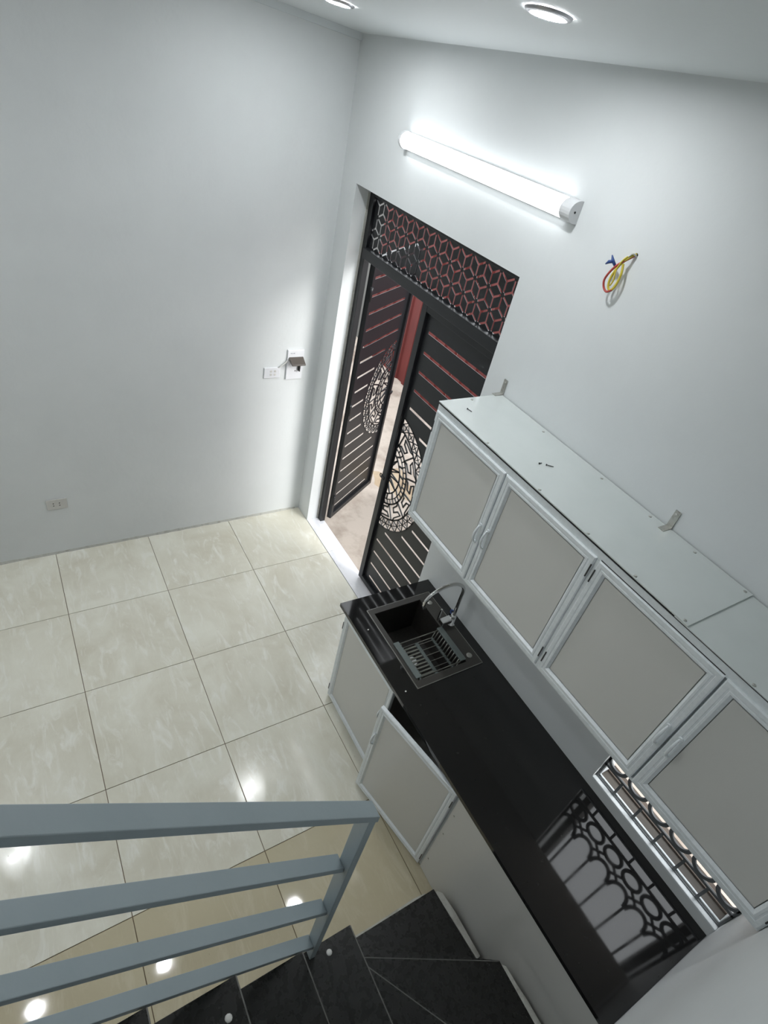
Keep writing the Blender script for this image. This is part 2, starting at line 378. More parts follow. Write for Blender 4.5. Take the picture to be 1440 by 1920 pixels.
CZ, CR = 1.00, .425
LW = .70
def leaf_parts(sg, w):
    """leaf in its own frame: hinge at x=0, panel runs to sg*w; inner face towards -y"""
    cx = w + .006
    zb, zt = .022, 2.10
    fw = .046 if sg < 0 else .030
    fr = new()
    for (x0, x1, z0, z1) in ((0, fw, zb, zt), (w - fw, w, zb, zt), (fw, w - fw, zb, zb + .04), (fw, w - fw, zt - .04, zt)):
        a, c = sorted((sg * x0, sg * x1)); box(fr, a, c, -.022, .014, z0, z1, .002)
    R = CR; xlim = w - .062
    holes = []; k = 0
    # round opening, cut off by the meeting stile
    zz = math.sqrt(R * R - (cx - xlim) ** 2); t0 = math.atan2(zz, xlim - cx); arc = []
    for q in range(41):
        t = t0 + (2 * math.pi - 2 * t0) * q / 40
        arc.append((sg * (cx + R * math.cos(t)), CZ + R * math.sin(t)))
    holes.append(arc)
    for k in range(17):
        z = 1.962 - .1157 * k; u1 = w - .082
        dzz = abs(z - CZ)
        if dzz < R + .03: u1 = min(u1, cx - math.sqrt(max(0, (R + .03) ** 2 - dzz ** 2)))
        if k == 16: u1 = w - .10
        UL = .09 if sg < 0 else .055
        if u1 - UL > .03:
            h = .0082; holes.append([(sg * UL, z - h), (sg * u1, z - h), (sg * (u1 + (.004 if u1 < w - .1 else 0)), z + h), (sg * UL, z + h)])
    plate = flat_cut('p', [(sg * fw, zb + .04), (sg * (w - fw), zb + .04), (sg * (w - fw), zt - .04), (sg * fw, zt - .04)], holes, .003, lambda x, y, z: (x, z, y))
    # laser-cut drum ornament
    lat = new()
    def bar(p, q, wd=.0035):
        p = Vector(p); q = Vector(q); d = q - p
        if d.length < 1e-4: return
        for _ in (0,):
            for end in (0, 1):
                pass
        if p.x > q.x: p, q = q, p
        if p.x > xlim: return
        if q.x > xlim: q = p + (q - p) * ((xlim - p.x) / (q.x - p.x + 1e-9))
        d = q - p
        if d.length < .002: return
        n_ = Vector((-d.y, d.x)).normalized() * wd; e = d.normalized() * wd * .6
        P = [p - e - n_, q + e - n_, q + e + n_, p - e + n_]
        quadbox(lat, [(sg * v.x, -.0028, v.y) for v in P] + [(sg * v.x, .0028, v.y) for v in P])
    def pol(r, t): return (cx + r * math.cos(t), CZ + r * math.sin(t))
    def ringbar(r, wd, n_=72):
        for q in range(n_): bar(pol(r, 2 * math.pi * q / n_), pol(r, 2 * math.pi * (q + 1) / n_), wd)
    for r_, wd in ((R - .002, .004), (.345, .0055), (.238, .0055), (.205, .003), (.165, .0045)): ringbar(r_, wd)
    n1 = 34
    for q in range(n1):                                  # outer band: crossing arcs
        t = 2 * math.pi * q / n1; dt = 2 * math.pi / n1
        bar(pol(.345, t), pol(.384, t + dt / 2), .0028); bar(pol(.384, t + dt / 2), pol(R, t + dt), .0028)
        bar(pol(.345, t + dt), pol(.384, t + dt / 2), .0028); bar(pol(.384, t + dt / 2), pol(R, t), .0028)
        bar(pol(.362, t), pol(.400, t), .0024)
    ringbar(.384, .0024)
    n2 = 14
    for q in range(n2):                                  # bird and figure motifs between the rings
        t = 2 * math.pi * q / n2 + .1; dt = 2 * math.pi / n2
        bar(pol(.238, t), pol(.345, t), .005)
        bar(pol(.325, t + dt * .18), pol(.328, t + dt * .75), .0045)
        bar(pol(.325, t + dt * .18), pol(.296, t + dt * .28), .0045)
        bar(pol(.296, t + dt * .28), pol(.292, t + dt * .68), .0055)
        bar(pol(.292, t + dt * .68), pol(.262, t + dt * .62), .0045)
        bar(pol(.262, t + dt * .62), pol(.258, t + dt * .2), .0055)
        bar(pol(.328, t + dt * .75), pol(.345, t + dt * .9), .004); bar(pol(.258, t + dt * .2), pol(.238, t), .005)
    for q in range(40):
        t = 2 * math.pi * q / 40; bar(pol(.205, t), pol(.238, t), .004)
    for q in range(18):
        t = 2 * math.pi * q / 18; bar(pol(.165, t), pol(.205, t + .1), .006)
    for q in range(14):                                  # central star
        t = 2 * math.pi * q / 14; dt = math.pi / 14
        bar(pol(.055, t - dt), pol(.165, t), .0045); bar(pol(.055, t + dt), pol(.165, t), .0045)
    ringbar(.055, .016, 30)
    return fr, plate, lat
def build_leaf(sg, w, loc, rz, name):
    fr, plate, lat = leaf_parts(sg, w)
    lf = obj('door_leaf', plate, 'iron', door, local=True, at=Vector(loc) - wloc(door)); lf.rotation_euler = (0, 0, rz)
    obj('leaf_frame', fr, 'iron', lf, local=True)
    obj('drum_ornament', lat, 'iron', lf, local=True)
    lt = new()
    n_ = 18; pts = [(sg * (w + .012 + .012 * math.cos(2 * math.pi * q / n_)), -.020, .945 + .012 * math.sin(2 * math.pi * q / n_)) for q in range(n_ + 1)]
    tube(lt, pts, .0035, 8); a, c = sorted((sg * (w - .03), sg * (w + .004))); box(lt, a, c, -.026, -.020, .935, .955)
    obj('latch', lt, 'iron', lf, local=True)
    for z in (.22, 1.05, 1.88):
        h = new(); lathe(h, [(.009, -.045), (.009, -.002), (.010, -.002), (.010, .045)], (sg * -.004, -.026, z), seg=12); obj('hinge', h, 'iron', lf, local=True)
    return lf
build_leaf(-1, LW, (1.592, .120, 0), 0, 'right')
build_leaf(1, .68, (.224, .165, .006), 2.11, 'left')

# ------------------------------------------------------------------ window with ornamental grille
win = bpy.data.objects.new('window_1', None); COL.objects.link(win); win.location = (3.285, .06, WZ0); WL['window_1'] = Vector((3.285, .06, WZ0)); struct(win)
obj('window_sill', B(WX0 + .001, XR - .001, -.004, .012, WZ0 - .004, WZ0 + .008, .002), 'alu', win)
bm = new()
box(bm, WX0 + .002, XR - .002, .012, .020, WZ0, WZ0 + .004); box(bm, WX0 + .002, XR - .002, .031, .038, WZ0, WZ0 + .014)
box(bm, WX0 + .002, WX0 + .012, .031, .112, WZ0 + .014, WZ1); box(bm, XR - .012, XR - .002, .031, .112, WZ0 + .014, WZ1)
box(bm, WX0 + .012, XR - .012, .031, .112, WZ1 - .03, WZ1)
obj('window_frame', bm, 'alu', win)
obj('dirty_ledge', B(WX0 + .012, XR - .012, .0385, .082, WZ0, WZ0 + .005, .001), 'sill', win)
obj('dirty_ledge', B(WX0 + .012, XR - .012, .094, .139, WZ0, WZ0 + .004, .001), 'brown', win)
obj('sash_track', B(WX0 + .012, XR - .012, .086, .0915, WZ0, WZ0 + .012), 'brown', win)
obj('sash_track', B(WX0 + .012, XR - .012, .106, .109, WZ0 + .004, WZ0 + .014), 'pipe', win)
for x0, x1 in ((2.80, 3.008), (3.556, 3.74)): obj('added_sky_blocker', B(x0, x1, WT + .002, .26, .90, 2.3), 'greywall', win)  # added fins, unseen directly, block sky beside the window in the worktop reflection
bars = [2.963 + .1063 * k for k in range(7)]
gy0, gy1 = .021, .029
def grod(bm, x, z0, z1, wd=.0055): box(bm, x - wd, x + wd, gy0, gy1, z0, z1)
g = new(); box(g, WX0 + .002, XR - .002, gy0, gy1, WZ0 + .001, WZ0 + .008); box(g, WX0 + .002, XR - .002, gy0, gy1, .936, .948); box(g, WX0 + .002, WX0 + .010, gy0, gy1, WZ0 + .008, WZ1); box(g, XR - .010, XR - .002, gy0, gy1, WZ0 + .008, WZ1)
obj('grille_frame', g, 'grille', win)
for x in bars[1:6]:
    g = new(); grod(g, x, WZ0 + .008, .936); grod(g, x, 1.162, WZ1 - .001); grod(g, x, 1.142, 1.162, .013)
    obj('grille_bar', g, 'grille', win)
def arcbar(bm, cx, cz, r, t0, t1, wd, n_=20, ry=None):
    ry = ry or r
    for q in range(n_):
        a = t0 + (t1 - t0) * q / n_; b2 = t0 + (t1 - t0) * (q + 1) / n_
        P = [((r - wd) * math.cos(a), (ry - wd) * math.sin(a)), ((r + wd) * math.cos(a), (ry + wd) * math.sin(a)), ((r + wd) * math.cos(b2), (ry + wd) * math.sin(b2)), ((r - wd) * math.cos(b2), (ry - wd) * math.sin(b2))]
        quadbox(bm, [(cx + px, gy0, cz + pz) for px, pz in P] + [(cx + px, gy1, cz + pz) for px, pz in P])
for k in range(6):
    cx = (bars[k] + bars[k + 1]) / 2
    g = new(); arcbar(g, cx, .998, .043, 0, 2 * math.pi, .0075, 28); obj('grille_circle', g, 'grille', win)
    g = new(); arcbar(g, cx, 1.146, .046, math.pi, 2 * math.pi, .008, 18, .068); obj('grille_arch', g, 'grille', win)
for x in bars[1:6]:
    g = new()
    for a in range(4):
        t = math.pi / 4 + a * math.pi / 2; c_, s_ = math.cos(t), math.sin(t)
        P = [(-s_ * .0045, c_ * .0045), (c_ * .040 - s_ * .0045, s_ * .040 + c_ * .0045), (c_ * .040 + s_ * .0045, s_ * .040 - c_ * .0045), (s_ * .0045, -c_ * .0045)]
        quadbox(g, [(x + px, gy0, 1.066 + pz) for px, pz in P] + [(x + px, gy1, 1.066 + pz) for px, pz in P])
    obj('grille_rosette', g, 'grille', win)

# ------------------------------------------------------------------ cabinet door builder
PROF = [(0, .0), (0, .016), (.004, .019), (.016, .019), (.018, .0175), (.022, .0175), (.024, .019), (.030, .019), (.038, .010), (.041, .010), (.041, .002)]
def ring_bm(x0, x1, z0, z1, prof=PROF):
    """mitred frame in the local door plane; front face towards -y"""
    bm = new(); loops = []
    for o_, h in prof:
        loops.append([bm.verts.new(p) for p in ((x0 + o_, -h, z0 + o_), (x1 - o_, -h, z0 + o_), (x1 - o_, -h, z1 - o_), (x0 + o_, -h, z1 - o_))])
    for i in range(len(loops) - 1):
        for k in range(4): bm.faces.new([loops[i][k], loops[i][(k + 1) % 4], loops[i + 1][(k + 1) % 4], loops[i + 1][k]])
    for k in range(4): bm.faces.new([loops[-1][k], loops[-1][(k + 1) % 4], loops[0][(k + 1) % 4], loops[0][k]])
    return bm
def handle_bm(x, z, L=.088, y=-.019):
    bm = new(); pts = []; n_ = 12
    for q in range(n_ + 1):
        t = q / n_; pts.append((x, y - .004 - .016 * math.sin(math.pi * t) ** .7, z - L / 2 + L * t))
    tube(bm, pts, [.0035 + .002 * math.sin(math.pi * q / n_) for q in range(n_ + 1)], 8)
    for zz in (z - L / 2, z + L / 2): lathe(bm, [(.007, y - .006), (.0075, y - .003), (.0075, y)], (x, 0, zz), 'y', 12)
    return bm
def cab_door(root, hx, hy, z0, z1, w, side, ang=0, handle=None, hz=1.67, hinges=()):
    """hx,hy hinge line (world); side=+1 panel runs to +x, -1 to -x; ang opens outward"""
    x0, x1 = (0, w) if side > 0 else (-w, 0)
    d = obj('door', ring_bm(x0, x1, z0, z1), 'alu', root, local=True, at=Vector((hx, hy, 0)) - wloc(root))
    d.rotation_euler = (0, 0, ang)
    obj('door_panel', B(x0 + .039, x1 - .039, -.010, -.001, z0 + .039, z1 - .039), 'panel', d, local=True)
    if handle is not None: obj('handle', handle_bm(handle - hx, hz), 'alu', d, local=True)
    for zz in hinges:
        xx = .003 * side
        obj('hinge', B(xx - .0022, xx + .0022, -.0215, -.0185, zz - .027, zz + .027, .0006), 'slot', d, local=True)
    return d

# ------------------------------------------------------------------ upper cabinet
UY, UB, UT = -.330, 1.412, 2.008
uc = thing('wall_cabinet', 'long pale aluminium wall cabinet with four grey-panelled doors hung above the black worktop', 'cabinet', (2.66, -.17, UB))
obj('side_panel', B(1.732, 1.744, UY, -.002, UB, UT), 'alu', uc)
obj('side_panel', B(3.586, 3.598, UY, -.002, UB, UT), 'alu', uc)
obj('bottom_panel', B(1.744, 3.586, UY, -.002, UB, UB + .010), 'panel', uc)
bm = new()
box(bm, 1.732, 3.598, UY - .014, UY, UT - .036, UT, .002); box(bm, 1.732, 3.598, UY - .014, UY, UB, UB + .014, .002)
box(bm, 1.732, 1.745, UY - .014, UY, UB + .014, UT - .036); box(bm, 2.650, 2.678, UY - .014, UY, UB + .014, UT - .036)
box(bm, 2.192, 2.200, UY - .010, UY, UB + .014, UT - .036); box(bm, 3.590, 3.598, UY - .014, UY, UB + .014, UT - .036)
obj('face_frame', bm, 'alu', uc)
obj('back_panel', B(1.744, 3.586, -.010, -.003, UB + .010, UT - .001), 'panel', uc)
obj('face_frame', B(3.122, 3.146, UY - .0015, UY + .010, UB + .014, UT - .036), 'alu', uc)
obj('top_panel', B(1.730, 2.984, UY - .016, -.005, UT + .004, UT + .009, .001), 'sheet', uc)
obj('top_panel', B(2.94, 3.599, UY - .016, -.005, UT, UT + .004, .001), 'sheet', uc)
obj('shadow_line', B(1.732, 3.598, UY - .0168, UY - .012, UT - .0012, UT + .0012), 'slot', uc)  # shadow under the top sheet's overhang, drawn as a dark strip
obj('shadow_line', B(2.673, 3.128, UY - .0150, UY - .012, UT - .031, UT - .027), 'slot', uc)  # shade in the gap above the third door, drawn as a dark strip
dz0, dz1 = UB + .012, UT - .030
cab_door(uc, 1.738, UY - .002, dz0, dz1, .456, 1, 0, 2.177, 1.672, (1.903, 1.495))
cab_door(uc, 2.657, UY - .002, dz0, dz1, .456, -1, 0, 2.222, 1.677, (1.920, 1.497))
cab_door(uc, 2.671, UY - .002, dz0, dz1, .460, 1, 0, 3.113, 1.667, (1.914, 1.492))
cab_door(uc, 3.594, UY - .002, dz0, dz1, .456, -1, 0, 3.158, 1.665, (1.920, 1.497))
for x, y in ((2.037, -.030), (2.364, -.030), (2.592, -.026), (2.78, -.026), (2.964, -.022), (2.051, -.338), (2.35, -.338), (2.586, -.338), (2.785, -.338), (2.966, -.336), (1.749, -.187), (3.188, -.338)):
    zt = UT + (.009 if x < 2.984 else .004)
    bm = new(); lathe(bm, [(.0055, zt), (.005, zt + .0018), (.003, zt + .003), (.0008, zt + .0022)], (x, y, 0), seg=10); obj('rivet', bm, 'zinc', uc)
for x, dx in ((1.728, .012), (2.655, .0)):
    bm = new(); zt = UT + .009
    box(bm, x - .010, x + .012, -.050, -.002, zt, zt + .003); box(bm, x - .010, x + .012, -.0042, -.0012, zt + .003, zt + .068)
    lathe(bm, [(.006, -.0042), (.006, -.007), (.003, -.009)], (x + .001, 0, zt + .054), 'y', 10)
    obj('wall_bracket', bm, 'zinc', uc)
def screw(x, y, ang, lab, L=.026):
    bm = new(); z = UT + .009 + .0036; c_, s_ = math.cos(ang), math.sin(ang)
    n_ = 14; rr = [.0036, .0036, .0012] + [.0018 if q % 2 else .0013 for q in range(n_ - 4)] + [.0004]
    pts = [(x + c_ * L * q / (len(rr) - 1), y + s_ * L * q / (len(rr) - 1), z - .0018 * q / (len(rr) - 1)) for q in range(len(rr))]
    tube(bm, pts, rr, 8); tag(obj('screw', bm, 'screw'), lab, 'screw', 'loose screws on the wall cabinet')
screw(1.815, -.262, .25, 'small black screw lying alone at the door end of the wall cabinet top')
screw(2.222, -.224, 1.7, 'small black screw on the cabinet top, left one of the close pair', .015)
screw(2.236, -.202, .95, 'black screw on the cabinet top, right one of the close pair', .030)

# ------------------------------------------------------------------ base cabinet, worktop
BY = -.527
bc = thing('base_cabinet', 'pale aluminium base cabinet under the black worktop, second door ajar', 'cabinet', (2.65, -.27, 0))
obj('side_panel', B(1.708, 1.722, BY, -.002, 0, .764), 'alu', bc)
obj('back_panel', B(1.722, 3.59, -.012, -.002, .03, .764), 'panel', bc)
obj('bottom_panel', B(1.722, 2.752, BY, -.012, .028, .038), 'panel', bc)
obj('divider', B(2.752, 2.764, BY, -.012, .0, .764), 'panel', bc)
bm = new()
box(bm, 1.708, 2.764, BY - .010, BY, .738, .764, .0015); box(bm, 1.708, 2.764, BY - .010, BY, 0, .032, .0015)
box(bm, 1.708, 1.722, BY - .010, BY, .032, .738); box(bm, 2.744, 2.764, BY - .010, BY, .032, .738)
obj('face_frame', bm, 'alu', bc)
obj('front_panel', B(2.766, 3.596, BY - .016, BY - .010, .004, .764, .001), 'panel', bc)
cab_door(bc, 1.712, BY - .008, .020, .752, .510, 1, 0, 2.190, .52, (.66, .10))
cab_door(bc, 2.752, BY - .010, .020, .745, .498, -1, math.radians(11.0), 2.752 - .478, .50, (.655, .10))
for z in (.60, .42, .14):
    bm = new(); lathe(bm, [(.0045, BY - .016), (.004, BY - .018), (.002, BY - .0185)], (2.785, 0, z), 'y', 8); obj('screw_head', bm, 'zinc', bc)
SX0, SX1, SY0, SY1 = 1.765, 2.272, -.457, -.060
CT = .79
cut = flat_cut('c', [(1.664, -.566), (XR - .001, -.566), (XR - .001, -.001), (1.676, -.001)],
               [[(SX0 + .012, SY0 + .012), (SX1 - .012, SY0 + .012), (SX1 - .012, SY1 - .012), (SX0 + .012, SY1 - .012)]], .022, lambda x, y, z: (x, y, CT - .0135 + z))
tag(obj('worktop', cut, 'black'), 'long polished black granite worktop running along the wall from the doorway to the window', 'worktop')
for x, y, lab in ((1.875, -.512, 'tiny white plaster speck on the worktop front edge, nearer the doorway'), (2.262, -.520, 'tiny white plaster speck on the worktop beside the sink corner')):
    bm = new(); bmesh.ops.create_icosphere(bm, subdivisions=1, radius=.0045); bmesh.ops.scale(bm, vec=(1, 1.2, .4), verts=bm.verts)
    bmesh.ops.translate(bm, vec=(x, y, CT - .0005), verts=bm.verts); tag(obj('plaster_speck', bm, 'white'), lab, 'debris')

# sink
sk = thing('kitchen_sink', 'black drop-in kitchen sink with a square bowl set into the worktop', 'sink', (2.02, -.26, CT))
RX0, RX1, RY0, RY1 = 1.797, 2.238, -.432, -.138
rim = flat_cut('r', [(SX0, SY0), (SX1, SY0), (SX1, SY1), (SX0, SY1)], [[(RX0, RY0), (RX1, RY0), (RX1, RY1), (RX0, RY1)]], .006, lambda x, y, z: (x, y, CT + .0008 + z))
obj('rim', rim, 'sinkrim', sk)
bm = new()
for (a, b2, c_, d_) in ((SX0 - .0025, SX1 + .0025, SY0 - .0025, SY0), (SX0 - .0025, SX1 + .0025, SY1, SY1 + .0025), (SX0 - .0025, SX0, SY0, SY1), (SX1, SX1 + .0025, SY0, SY1)): box(bm, a, b2, c_, d_, CT - .002, CT + .003)
obj('edge_trim', bm, 'zinc', sk)
bm = new(); zb = CT - .20
q0 = [(RX0, RY0), (RX1, RY0), (RX1, RY1), (RX0, RY1)]; q1 = [(RX0 + .012, RY0 + .012), (RX1 - .012, RY0 + .012), (RX1 - .012, RY1 - .012), (RX0 + .012, RY1 - .012)]
qo = [(RX0 - .004, RY0 - .004), (RX1 + .004, RY0 - .004), (RX1 + .004, RY1 + .004), (RX0 - .004, RY1 + .004)]
V0 = [bm.verts.new((x, y, CT - .003)) for x, y in q0]; V1 = [bm.verts.new((x, y, zb)) for x, y in q1]
O0 = [bm.verts.new((x, y, CT - .003)) for x, y in qo]; O1 = [bm.verts.new((x, y, zb - .006)) for x, y in qo]
for k in range(4):
    j = (k + 1) % 4; bm.faces.new([V0[k], V0[j], V1[j], V1[k]]); bm.faces.new([O0[k], O0[j], O1[j], O1[k]]); bm.faces.new([V0[k], V0[j], O0[j], O0[k]])
bm.faces.new(V1); bm.faces.new(O1); obj('bowl', bm, 'sink', sk)
bm = new(); lathe(bm, [(.045, zb + .0005), (.045, zb + .004), (.032, zb + .002), (.01, zb + .003)], (2.02, -.285, 0), seg=24); obj('drain', bm, 'steel', sk)
for x in (1.836, 2.212):
    bm = new(); lathe(bm, [(.0155, CT + .0037), (.0155, CT + .0055), (.013, CT + .008), (.003, CT + .0085)], (x, -.100, 0), seg=20); obj('cover_disc', bm, 'zinc', sk)
# draining basket hung in the bowl
db = thing('draining_basket', 'grey plastic and wire draining basket hung across the right half of the black sink', 'basket', (2.14, -.285, CT - .1))
bx0, bx1 = 2.005, 2.228
for y0_, y1_ in ((-.440, -.408), (-.168, -.134)):
    obj('basket_rail', B(bx0, bx1, y0_, y1_, CT + .0045, CT + .013, .003), 'basket', db)
zf = CT - .055
for x in (bx0 + .006, bx1 - .006):
    obj('end_rod', T([(x, -.41, CT + .006), (x, -.405, CT - .005), (x, -.165, CT - .005), (x, -.166, CT + .006)], .0030, 8), 'wire', db)
    obj('end_rod', T([(x, -.398, CT - .005), (x, -.385, zf), (x, -.185, zf), (x, -.172, CT - .005)], .0028, 8), 'wire', db)
for k in range(10):
    x = bx0 + .022 + k * .0205
    obj('floor_bar', B(x - .0045, x + .0045, -.395, -.290, zf - .003, zf + .003, .001), 'barlight', db)
    obj('side_bar', T([(x, -.185, zf), (x, -.168, CT + .006)], .003, 6), 'wire', db)
    obj('side_bar', T([(x, -.402, zf + .006), (x, -.404, CT + .006)], .003, 6), 'wire', db)
for k in range(6):
    x = bx0 + .02 + k * .037
    obj('floor_bar', B(x - .0015, x + .0015, -.290, -.185, zf - .002, zf + .002), 'wire', db)
obj('floor_strip', B(bx0 + .006, bx1 - .006, -.296, -.278, zf - .004, zf + .005), 'basket', db)
obj('floor_strip', B(bx0 + .006, bx1 - .006, -.192, -.180, zf - .004, zf + .005), 'basket', db)
obj('floor_strip', B(bx0 + .006, bx1 - .006, -.390, -.380, zf - .004, zf + .005), 'basket', db)

# tap
fx, fy = 2.0, -.070
tp = thing('kitchen_tap', 'tall chrome gooseneck tap with a side lever standing behind the black sink', 'tap', (fx, fy, CT + .003))
bm = new(); lathe(bm, [(.024, CT + .0038), (.024, CT + .009), (.017, CT + .012), (.017, CT + .062), (.014, CT + .066), (.013, CT + .078)], (fx, fy, 0), seg=24); obj('tap_body', bm, 'steel', tp)
pts = [(fx, fy, CT + .07), (fx, fy, CT + .14), (fx, fy - .001, CT + .22)]
cy, cz_, rr = fy - .122, CT + .245, .122
for q in range(0, 19):
    t = math.pi * 1.08 * q / 18; pts.append((fx, cy + rr * math.cos(t), cz_ + .095 * math.sin(t)))
obj('spout', T(pts, [.0095] * (len(pts) - 2) + [.0105, .0105], 14), 'steel', tp)
bm = new(); quadbox(bm, [(fx - .020, fy - .075, CT + .022), (fx + .016, fy - .075, CT + .022), (fx + .016, fy - .012, CT + .026), (fx - .020, fy - .012, CT + .026),
                         (fx - .020, fy - .075, CT + .050), (fx + .016, fy - .075, CT + .050), (fx + .016, fy - .012, CT + .056), (fx - .020, fy - .012, CT + .056)], .004)
obj('valve_block', bm, 'steel', tp)
obj('lever', B(fx - .030, fx - .022, fy - .082, fy - .070, CT + .030, CT + .118, .003), 'steel', tp)
bm = new()
n_ = 18; tube(bm, [(1.945 + .013 * math.cos(2 * math.pi * q / n_), -.022 + .004 * math.sin(2 * math.pi * q / n_), CT + .0135 + .0098 * math.sin(2 * math.pi * q / n_)) for q in range(n_ + 1)], .0035, 8)
tag(obj('pipe_ring', bm, 'bluew'), 'small dark blue ring propped against the wall behind the chrome tap', 'ring')

# ------------------------------------------------------------------ wall and ceiling lights
tl = thing('batten_light', 'long white glowing tube light mounted on the wall above the doorway', 'light', (1.18, 0, 2.768))
def dprof(w_, h_, y_off=0, n_=12):
    return [(-.001 - y_off, -h_)] + [(-.012 - w_ * math.sin(math.pi * k / n_), -h_ * math.cos(math.pi * k / n_)) for k in range(n_ + 1)] + [(-.001 - y_off, h_)]
def dbar(x0, x1, w_, h_, zc, y_off=0):
    bm = new(); P = dprof(w_, h_, y_off); a = [bm.verts.new((x0, y, zc + z)) for y, z in P]; b2 = [bm.verts.new((x1, y, zc + z)) for y, z in P]
    bm.faces.new(a); bm.faces.new(b2[::-1])
    for k in range(len(P)): bm.faces.new([a[k], a[(k + 1) % len(P)], b2[(k + 1) % len(P)], b2[k]])
    return bm
obj('base_plate', B(.612, 1.78, -.012, -.001, 2.732, 2.804), 'lamp', tl)
obj('diffuser', dbar(.622, 1.738, .040, .035, 2.768, .011), 'tube', tl)
obj('end_cap', dbar(.604, .622, .043, .038, 2.768), 'lamp', tl)
obj('end_cap', dbar(1.738, 1.790, .043, .038, 2.768), 'lamp', tl)
bm = new(); lathe(bm, [(.004, 1.7895), (.004, 1.792), (.002, 1.793)], (0, -.028, 2.768), 'x', 8); obj('cap_screw', bm, 'screw', tl)
SPOTS = [(.72, -.50, 'round recessed ceiling spotlight in the far left corner, cut by the top edge'), (1.90, -.50, 'round recessed ceiling spotlight above the wall tube light, with a metal ring'),
         (1.78, -1.66, 'round recessed ceiling spotlight of the middle row'), (.32, -2.62, 'round recessed ceiling spotlight of the third row beside the left wall'),
         (1.60, -2.61, 'round recessed ceiling spotlight of the third row at mid room'), (.60, -3.9, 'round recessed ceiling spotlight of the last row beside the left wall'), (2.2, -3.9, 'round recessed ceiling spotlight of the last row at mid room')]
for x, y, lab in SPOTS:
    z = ceil(x, y); t = thing('ceiling_spotlight', lab, 'light', (x, y, z), 'recessed ceiling spotlights')
    t.rotation_euler = Vector((-.036, .075, 1)).to_track_quat('Z', 'Y').to_euler()
    bm = new(); lathe(bm, [(.046, -.002), (.048, -.009), (.060, -.007), (.064, -.001)], (0, 0, 0), seg=36); bmesh.ops.delete(bm, geom=[f for f in bm.faces if len(f.verts) > 4], context='FACES_ONLY'); obj('trim_ring', bm, 'ring', t, local=True)
    bm = new(); lathe(bm, [(.0465, -.0015), (.0465, -.007), (.0455, -.0078)], (0, 0, 0), seg=30); obj('lens', bm, 'spot', t, local=True)

# ------------------------------------------------------------------ wiring on the walls
wb = thing('wire_bundle', 'short loop of loose coloured wires hanging from a hole in the wall above the cabinet', 'wires', (2.075, 0, 2.715))
obj('wire', TS([(2.078, -.001, 2.722), (2.072, -.018, 2.710), (2.058, -.03, 2.682), (2.050, -.034, 2.655), (2.046, -.034, 2.625), (2.052, -.032, 2.603), (2.064, -.03, 2.600), (2.073, -.028, 2.620), (2.074, -.026, 2.655), (2.064, -.024, 2.686)], .0042, 7), 'yellow', wb)
obj('wire', TS([(2.080, -.001, 2.720), (2.068, -.022, 2.700), (2.052, -.036, 2.678), (2.036, -.038, 2.650), (2.028, -.038, 2.622), (2.036, -.036, 2.600), (2.052, -.034, 2.590), (2.068, -.03, 2.602)], .0038, 7), 'redw', wb)
obj('wire', TS([(2.081, -.001, 2.724), (2.066, -.028, 2.706), (2.056, -.036, 2.668), (2.062, -.036, 2.632), (2.056, -.034, 2.612)], .0026, 7), 'yellow', wb)
obj('wire', TS([(2.084, -.001, 2.716), (2.078, -.016, 2.724), (2.070, -.022, 2.712), (2.060, -.02, 2.690)], .0030, 7), 'white', wb)
obj('wire', T([(2.046, -.034, 2.672), (2.030, -.038, 2.685), (2.020, -.040, 2.700)], [.0045, .006, .002], 7), 'bluew', wb)['label'] = 'blue taped wire end'
obj('wire', T([(2.034, -.038, 2.684), (2.020, -.042, 2.678), (2.012, -.044, 2.668)], [.005, .006, .002], 7), 'bluew', wb)['label'] = 'blue taped wire end'
bm = new(); lathe(bm, [(.007, -.0004), (.006, -.0012)], (2.080, 0, 2.720), 'y', 12); obj('hole', bm, 'dark', wb)

def plate(y0, y1, z0, z1, m='plastic', t=.009):
    return B(.001, t, y0, y1, z0, z1, .002)
so = thing('wall_socket', 'white double socket plate on the left wall beside the doorway, left of the taller box', 'socket', (0, -.336, 1.22), 'wall sockets')
obj('plate', plate(-.393, -.280, 1.222, 1.298), 'plastic', so)
for yy in (-.345, -.317):
    for zz in (1.248, 1.272):
        bm = new(); lathe(bm, [(.0075, .009), (.0085, .0105), (.006, .0108)], (0, yy, zz), 'x', 14); obj('pin_hole', bm, 'plastic2', so)
so2 = thing('wall_socket', 'ivory double socket low on the left wall, two dark holes in each half', 'socket', (0, -1.737, .385), 'wall sockets')
obj('plate', plate(-1.797, -1.678, .388, .466, t=.008), 'plastic2', so2)
for yy in (-1.757, -1.722):
    for zz in (.418, .436):
        bm = new(); lathe(bm, [(.0036, .008), (.0036, .0088)], (0, yy, zz), 'x', 10); obj('pin_hole', bm, 'dark', so2)
sb = thing('switch_box', 'tall white switch plate on the left wall with a smoked cover flipped up', 'switch', (0, -.178, 1.205))
obj('plate', plate(-.236, -.118, 1.205, 1.420, t=.013), 'plastic', sb)
bm = new(); quadbox(bm, [(.013, -.226, 1.346), (.013, -.122, 1.346), (.072, -.124, 1.330), (.072, -.224, 1.330),
                         (.013, -.226, 1.372), (.013, -.122, 1.372), (.072, -.124, 1.340), (.072, -.224, 1.340)], .004); obj('flip_cover', bm, 'smoke', sb)
obj('breaker_lever', B(.013, .034, -.152, -.144, 1.270, 1.312, .001), 'dark', sb)
bm = new(); lathe(bm, [(.004, .013), (.004, .0145)], (0, -.172, 1.268), 'x', 10); obj('pin_hole', bm, 'dark', sb)
bm = new()
for k, L in enumerate((.005, .004, .003, .006, .004)): box(bm, .013, .0134, -.216 + k * .0066, -.216 + k * .0066 + L, 1.394, 1.399)
obj('printed_mark', bm, 'print', sb)
